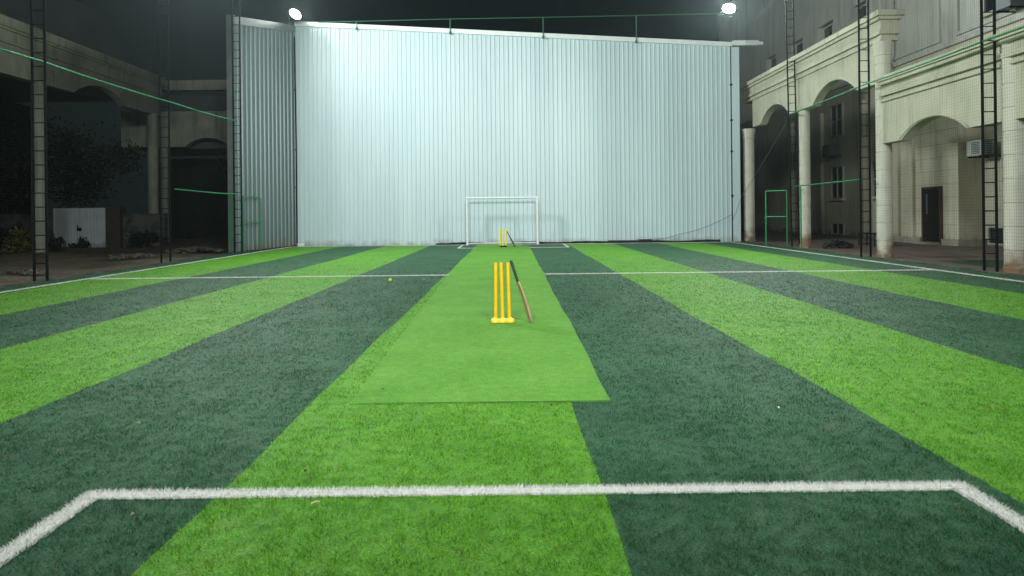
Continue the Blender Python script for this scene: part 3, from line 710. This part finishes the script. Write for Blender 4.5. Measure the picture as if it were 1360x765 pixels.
def ac_unit(label, x, y, z, m='ac', s=1.0):
    t = thing('air_conditioner', label, 'air conditioner', (x, y, z), 0, 'air conditioners on the right building')
    MB().box(-.26 * s, .2 * s, -.40 * s, .40 * s, 0, .56 * s).build('casing', M[m], t, bevel=.015)
    g_ = MB()
    for i in range(7): g_.box(-.268 * s, -.262 * s, -.34 * s, .12 * s, (.07 + i * .065) * s, (.11 + i * .065) * s)
    for i in range(7): g_.box(-.2 * s, .14 * s, -.407 * s, -.402 * s, (.07 + i * .065) * s, (.11 + i * .065) * s)
    g_.build('grille', M['ac_dark'], t)
    for q in (-.34, .29): MB().box(-.24 * s, .5, q * s, (q + .05) * s, -.05, -.004).build('bracket', M['black_metal'], t)
    return t
ac_unit('white air conditioner unit on the wall behind the near right mast', 17.2, 25.9, 3.28)
ac_unit('dark air conditioner between the two windows inside the tall arch', 17.3, 38.2, 4.25, 'ac_dark', 1.1)
ac_unit('grey air conditioner high on the upper wall at the top right corner', 17.3, 24.45, 8.25, 'ac_dark', 1.0)

# bench
bn = thing('bench', 'small dark bench on the paving beside the middle right mast', 'bench', (13.9, 27.4, -.045), R(10))
MB().box(-.2, .2, -.5, .5, .45, .5).build('seat', M['black_cloth'], bn, bevel=.008)
for a in (-.17, .17):
    for b in (-.45, .45): MB().box(a - .02, a + .02, b - .02, b + .02, 0, .45).build('leg', M['black_cloth'], bn)

# ---------------------------------------------------------------- left building
lb = thing('arcade_building', 'dim weathered building with a wide arched beam and slim columns behind the left net', 'building', (0, 0, 0))
LX = -19.0
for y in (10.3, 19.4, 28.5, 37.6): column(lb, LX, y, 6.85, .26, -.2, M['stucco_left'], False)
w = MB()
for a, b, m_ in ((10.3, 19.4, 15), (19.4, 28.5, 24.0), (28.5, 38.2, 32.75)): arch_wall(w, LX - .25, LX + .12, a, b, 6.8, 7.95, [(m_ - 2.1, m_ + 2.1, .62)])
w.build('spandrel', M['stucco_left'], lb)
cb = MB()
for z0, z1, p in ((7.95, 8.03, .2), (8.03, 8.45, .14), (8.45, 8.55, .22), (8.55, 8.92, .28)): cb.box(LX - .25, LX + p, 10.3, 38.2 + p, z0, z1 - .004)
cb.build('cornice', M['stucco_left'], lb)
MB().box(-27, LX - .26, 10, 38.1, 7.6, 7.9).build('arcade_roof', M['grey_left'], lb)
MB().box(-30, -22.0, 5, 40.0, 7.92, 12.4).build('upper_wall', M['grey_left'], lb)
MB().box(-27.2, -26.8, 5, 40, -.2, 7.6).build('rear_wall', M['unlit_black'], lb)
window(lb, -21.94, 23.6, 25.9, 9.0, 11.3)
# wing across the far end
wg = MB(); arch = MB(); arch_wall(arch, 40.0, 40.4, 9.5, 22.0, 5.3, 7.3, [(10.6, 12.6, .5), (15.9, 18.4, .5)])
arch.v = [(-y, x, z) for x, y, z in arch.v]; arch.build('wing_beam', M['stucco_left'], lb)
MB().box(-22, -9, 39.9, 40.5, 8.5, 9.05).build('wing_band', M['stucco_left'], lb)
MB().box(-22, -9, 41.2, 46, 5.3, 8.4).build('wing_wall', M['grey_left'], lb)
for x in (-13.9, -19.7): column(lb, x, 40.2, 5.3, .24, -.2, M['stucco_left'], False)
MB().box(-24, -8, 47, 47.3, -.2, 5.2).build('wing_rear_wall', M['unlit_black'], lb)

# yard gate, pillar, low walls
yg = thing('yard_gate', 'pale white sheet metal double gate in the dim yard at the left', 'gate', (-20.75, 34, -.12))
for s in (0, 1):
    o = MB().add(*corrugated((-1.25 + s * 1.26, 0, 0), (-.01 + s * 1.26, 0, 0), .05, 1.95, 1.95, .155, .012, (0, -1, 0))).build('gate_leaf', M['gate_white'], yg)
    f = MB(); xa = -1.25 + s * 1.26; f.box(xa, xa + 1.24, .003, .04, .05, .11); f.box(xa, xa + 1.24, .003, .04, 1.88, 1.94); f.box(xa, xa + .05, .003, .04, .11, 1.88); f.box(xa + 1.19, xa + 1.24, .003, .04, .11, 1.88); f.build('gate_frame', M['gate_white'], o)
MB().box(-.1, .12, -.05, -.02, .85, 1.0).box(-.08, -.04, -.06, -.02, .95, 1.15).build('lock', M['black_metal'], yg)
tag(MB().box(-19.45, -18.75, 33.9, 34.5, -.2, 1.88).build('gate_pillar', M['brick'], None, bevel=.02), 'brown brick pillar at the right of the white yard gate', 'pillar')
tag(MB().box(-32, -22.1, 34.1, 34.4, -.2, 1.5).box(-32, -22.08, 34.06, 34.44, 1.5, 1.58).build('yard_wall', M['mossy'], None), 'stained low wall left of the white yard gate', 'wall')
tag(MB().box(-18.7, -16.7, 34.1, 34.4, -.2, 1.45).box(-18.7, -16.68, 34.06, 34.44, 1.45, 1.53).build('yard_wall', M['mossy'], None), 'stained low wall right of the brown gate pillar', 'wall')

def leaves(cx, cy, cz, rx, ry, rz, n, size, clumps=10):
    cen = rng.normal(0, .45, (clumps, 3)) * [rx, ry, rz] + [cx, cy, cz]
    c = cen[rng.integers(0, clumps, n)] + rng.normal(0, .22, (n, 3)) * [rx, ry, rz]
    a = rng.normal(0, 1, (n, 3)); a /= np.linalg.norm(a, axis=1)[:, None]; b = np.cross(a, rng.normal(0, 1, (n, 3))); b /= np.linalg.norm(b, axis=1)[:, None]
    s = size * rng.uniform(.6, 1.3, (n, 1))
    v = np.stack([c - a * s, c + b * s * .42, c + a * s, c - b * s * .42], 1).reshape(-1, 3)
    return v, np.arange(4 * n).reshape(-1, 4)
def tree(label, x, y, h, r):
    t = thing('tree', label, 'tree', (x, y, -.15), 0, 'dark trees in the left yard')
    tk = MB(); tk.tube([(0, 0, 0), (.08, .05, h * .3), (-.05, 0, h * .6), (.1, .1, h * .9)], [.16, .13, .09, .03], 8)
    for k in range(6):
        a = k * 1.05; z = h * (.35 + .08 * k); tk.tube([(0, 0, z), (math.cos(a) * r * .4, math.sin(a) * r * .4, z + .6), (math.cos(a) * r * .8, math.sin(a) * r * .8, z + 1.0)], [.07, .05, .02], 6)
    tk.build('trunk', M['bark'], t, smooth=60)
    v, f = leaves(0, 0, h * .68, r, r, h * .34, 5000, .13, 22); np_mesh('crown', v, f, [M['leaf']], None, t)
tree('dark tree behind the white yard gate', -23.5, 37.5, 6.2, 2.4)
tree('dark tree at the far left behind the stained wall', -27.0, 37.2, 6.5, 2.4)
tree('dark tree between the slim column and the corrugated panel', -16.2, 44.2, 5.0, 2.0)
def bush(label, x, y, r, h, m, n, grp='shrubs in the left yard', size=.09):
    t = thing('shrub', label, 'shrub', (x, y, -.1), 0, grp)
    v, f = leaves(0, 0, h * .5, r, r, h * .5, n, size, 9); v[:, 2] = np.maximum(v[:, 2], 0); np_mesh('foliage', v, f, [m], None, t)
    s = MB()
    for k in range(5): s.tube([(0, 0, 0), (math.cos(k * 1.3) * r * .5, math.sin(k * 1.3) * r * .5, h * .7)], [.02, .008], 5)
    s.build('stem', M['bark'], t)
bush('yellowish shrub at the left edge in front of the stained wall', -21.2, 30.6, .75, .85, M['leaf_y'], 900)
bush('dark shrub against the stained wall left of the gate', -23.6, 33.6, .9, 1.1, M['leaf'], 900)
bush('dark shrub left beside the near slim column foot', -19.3, 29.6, .5, .7, M['leaf'], 500)
bush('dark weeds in front of the stained wall right of the pillar', -17.7, 33.7, .8, .9, M['leaf'], 800)
bush('low weeds at the foot of the white gate', -20.4, 33.5, .35, .5, M['leaf'], 300)
def heap(label, x, y, r, h, n):
    t = MB()
    for i in range(n):
        a = random.uniform(0, 6.28); d = r * math.sqrt(random.random()); s = random.uniform(.05, .17)
        cx, cy, cz = x + math.cos(a) * d, y + math.sin(a) * d * .7, h * (1 - d / r) - .05
        q = [(cx + random.uniform(-s, s), cy + random.uniform(-s, s), cz + random.uniform(-s, s) * .6) for _ in range(8)]
        bm = bmesh.new(); [bm.verts.new(p) for p in q]; bmesh.ops.convex_hull(bm, input=bm.verts); bm.verts.index_update()
        bm.verts.ensure_lookup_table(); bm.faces.ensure_lookup_table()
        t.add([v.co[:] for v in bm.verts], [[v.index for v in f.verts] for f in bm.faces]); bm.free()
    return tag(t.build('rubble_heap', M['rubble'], None), label, 'rubble heap', 'rubble heaps in the left yard')
heap('flat heap of pale rubble left of the slim column', -13.5, 25.3, .8, .08, 60)
heap('heap of pale rubble between the middle mast and the corrugated panel', -12.9, 28.8, 1.1, .2, 90)
heap('scattered stones by the nearest left mast', -12.6, 18.4, .6, .04, 14)

# ---------------------------------------------------------------- night sky and floodlighting
wld = bpy.data.worlds.new('World'); sc.world = wld; wld.use_nodes = True
nt = wld.node_tree; bg = nt.nodes['Background']
bg.inputs['Color'].default_value = (.0064, .0094, .0100, 1); bg.inputs['Strength'].default_value = 1.0

def lamp(name, loc, aim, power, size=.6, col=(.95, 1., .985), cone=None, blend=.6):
    if cone:
        d = bpy.data.lights.new(name, 'SPOT'); d.spot_size = R(cone); d.spot_blend = blend; d.shadow_soft_size = size / 2
    else:
        d = bpy.data.lights.new(name, 'AREA'); d.shape = 'RECTANGLE'; d.size = size; d.size_y = size * .7
    d.energy = power; d.color = col
    o = bpy.data.objects.new(name, d); C.objects.link(o); o.location = loc
    o.rotation_euler = (Vector(aim) - Vector(loc)).to_track_quat('-Z', 'Y').to_euler()
    return o
# the four corner floodlights of the ground (two in view on the shed, two on the masts behind the camera)
lamp('floodlight_beam', (-9.42, 31.27, 10.18), (6, 20, 0), 500, .4, cone=95, blend=.6)
lamp('floodlight_beam', (9.70, 31.20, 10.15), (3, 12, 0), 500, .4, cone=125, blend=.8)
for sx in (-1, 1):      # lamp bank on the mast behind the camera
    lamp('floodlight_beam', (sx * 3.5, -4.0, 9.8), (sx * .4, 17, 2.0), 11200, 2.0, cone=90, blend=1)
lamp('floodlight_beam', (10.3, 22.5, 10.6), (-1.0, 20, 0.5), 4600, 1.3, cone=140, blend=1)
lamp('floodlight_beam', (-10.3, 22.5, 10.6), (10, 21, 6), 3100, 3.0)
HAZE = 0.00042
if HAZE:
    hz = MB().box(-34, 34, -9, 62, -1.1, 17.5).build('haze', [])
    hm = bpy.data.materials.new('night_haze'); hm.use_nodes = True; hn = hm.node_tree; hn.nodes.remove(hn.nodes['Principled BSDF'])
    pv = hn.nodes.new('ShaderNodeVolumePrincipled'); pv.inputs['Color'].default_value = (.72, .95, .97, 1); pv.inputs['Density'].default_value = HAZE; pv.inputs['Anisotropy'].default_value = .8
    hn.links.new(pv.outputs[0], hn.nodes['Material Output'].inputs['Volume']); hz.data.materials.append(hm); tag(hz, kind='stuff')
    hz['label'] = 'thin humid night haze hanging in the floodlit air'; hz['category'] = 'haze'
sc.view_settings.view_transform = 'Standard'; sc.view_settings.look = 'None'; sc.view_settings.exposure = 0; sc.view_settings.gamma = 1
sc.render.engine = 'CYCLES'; sc.cycles.use_denoising = True
sc.cycles.max_bounces = 6; sc.cycles.sample_clamp_indirect = 6
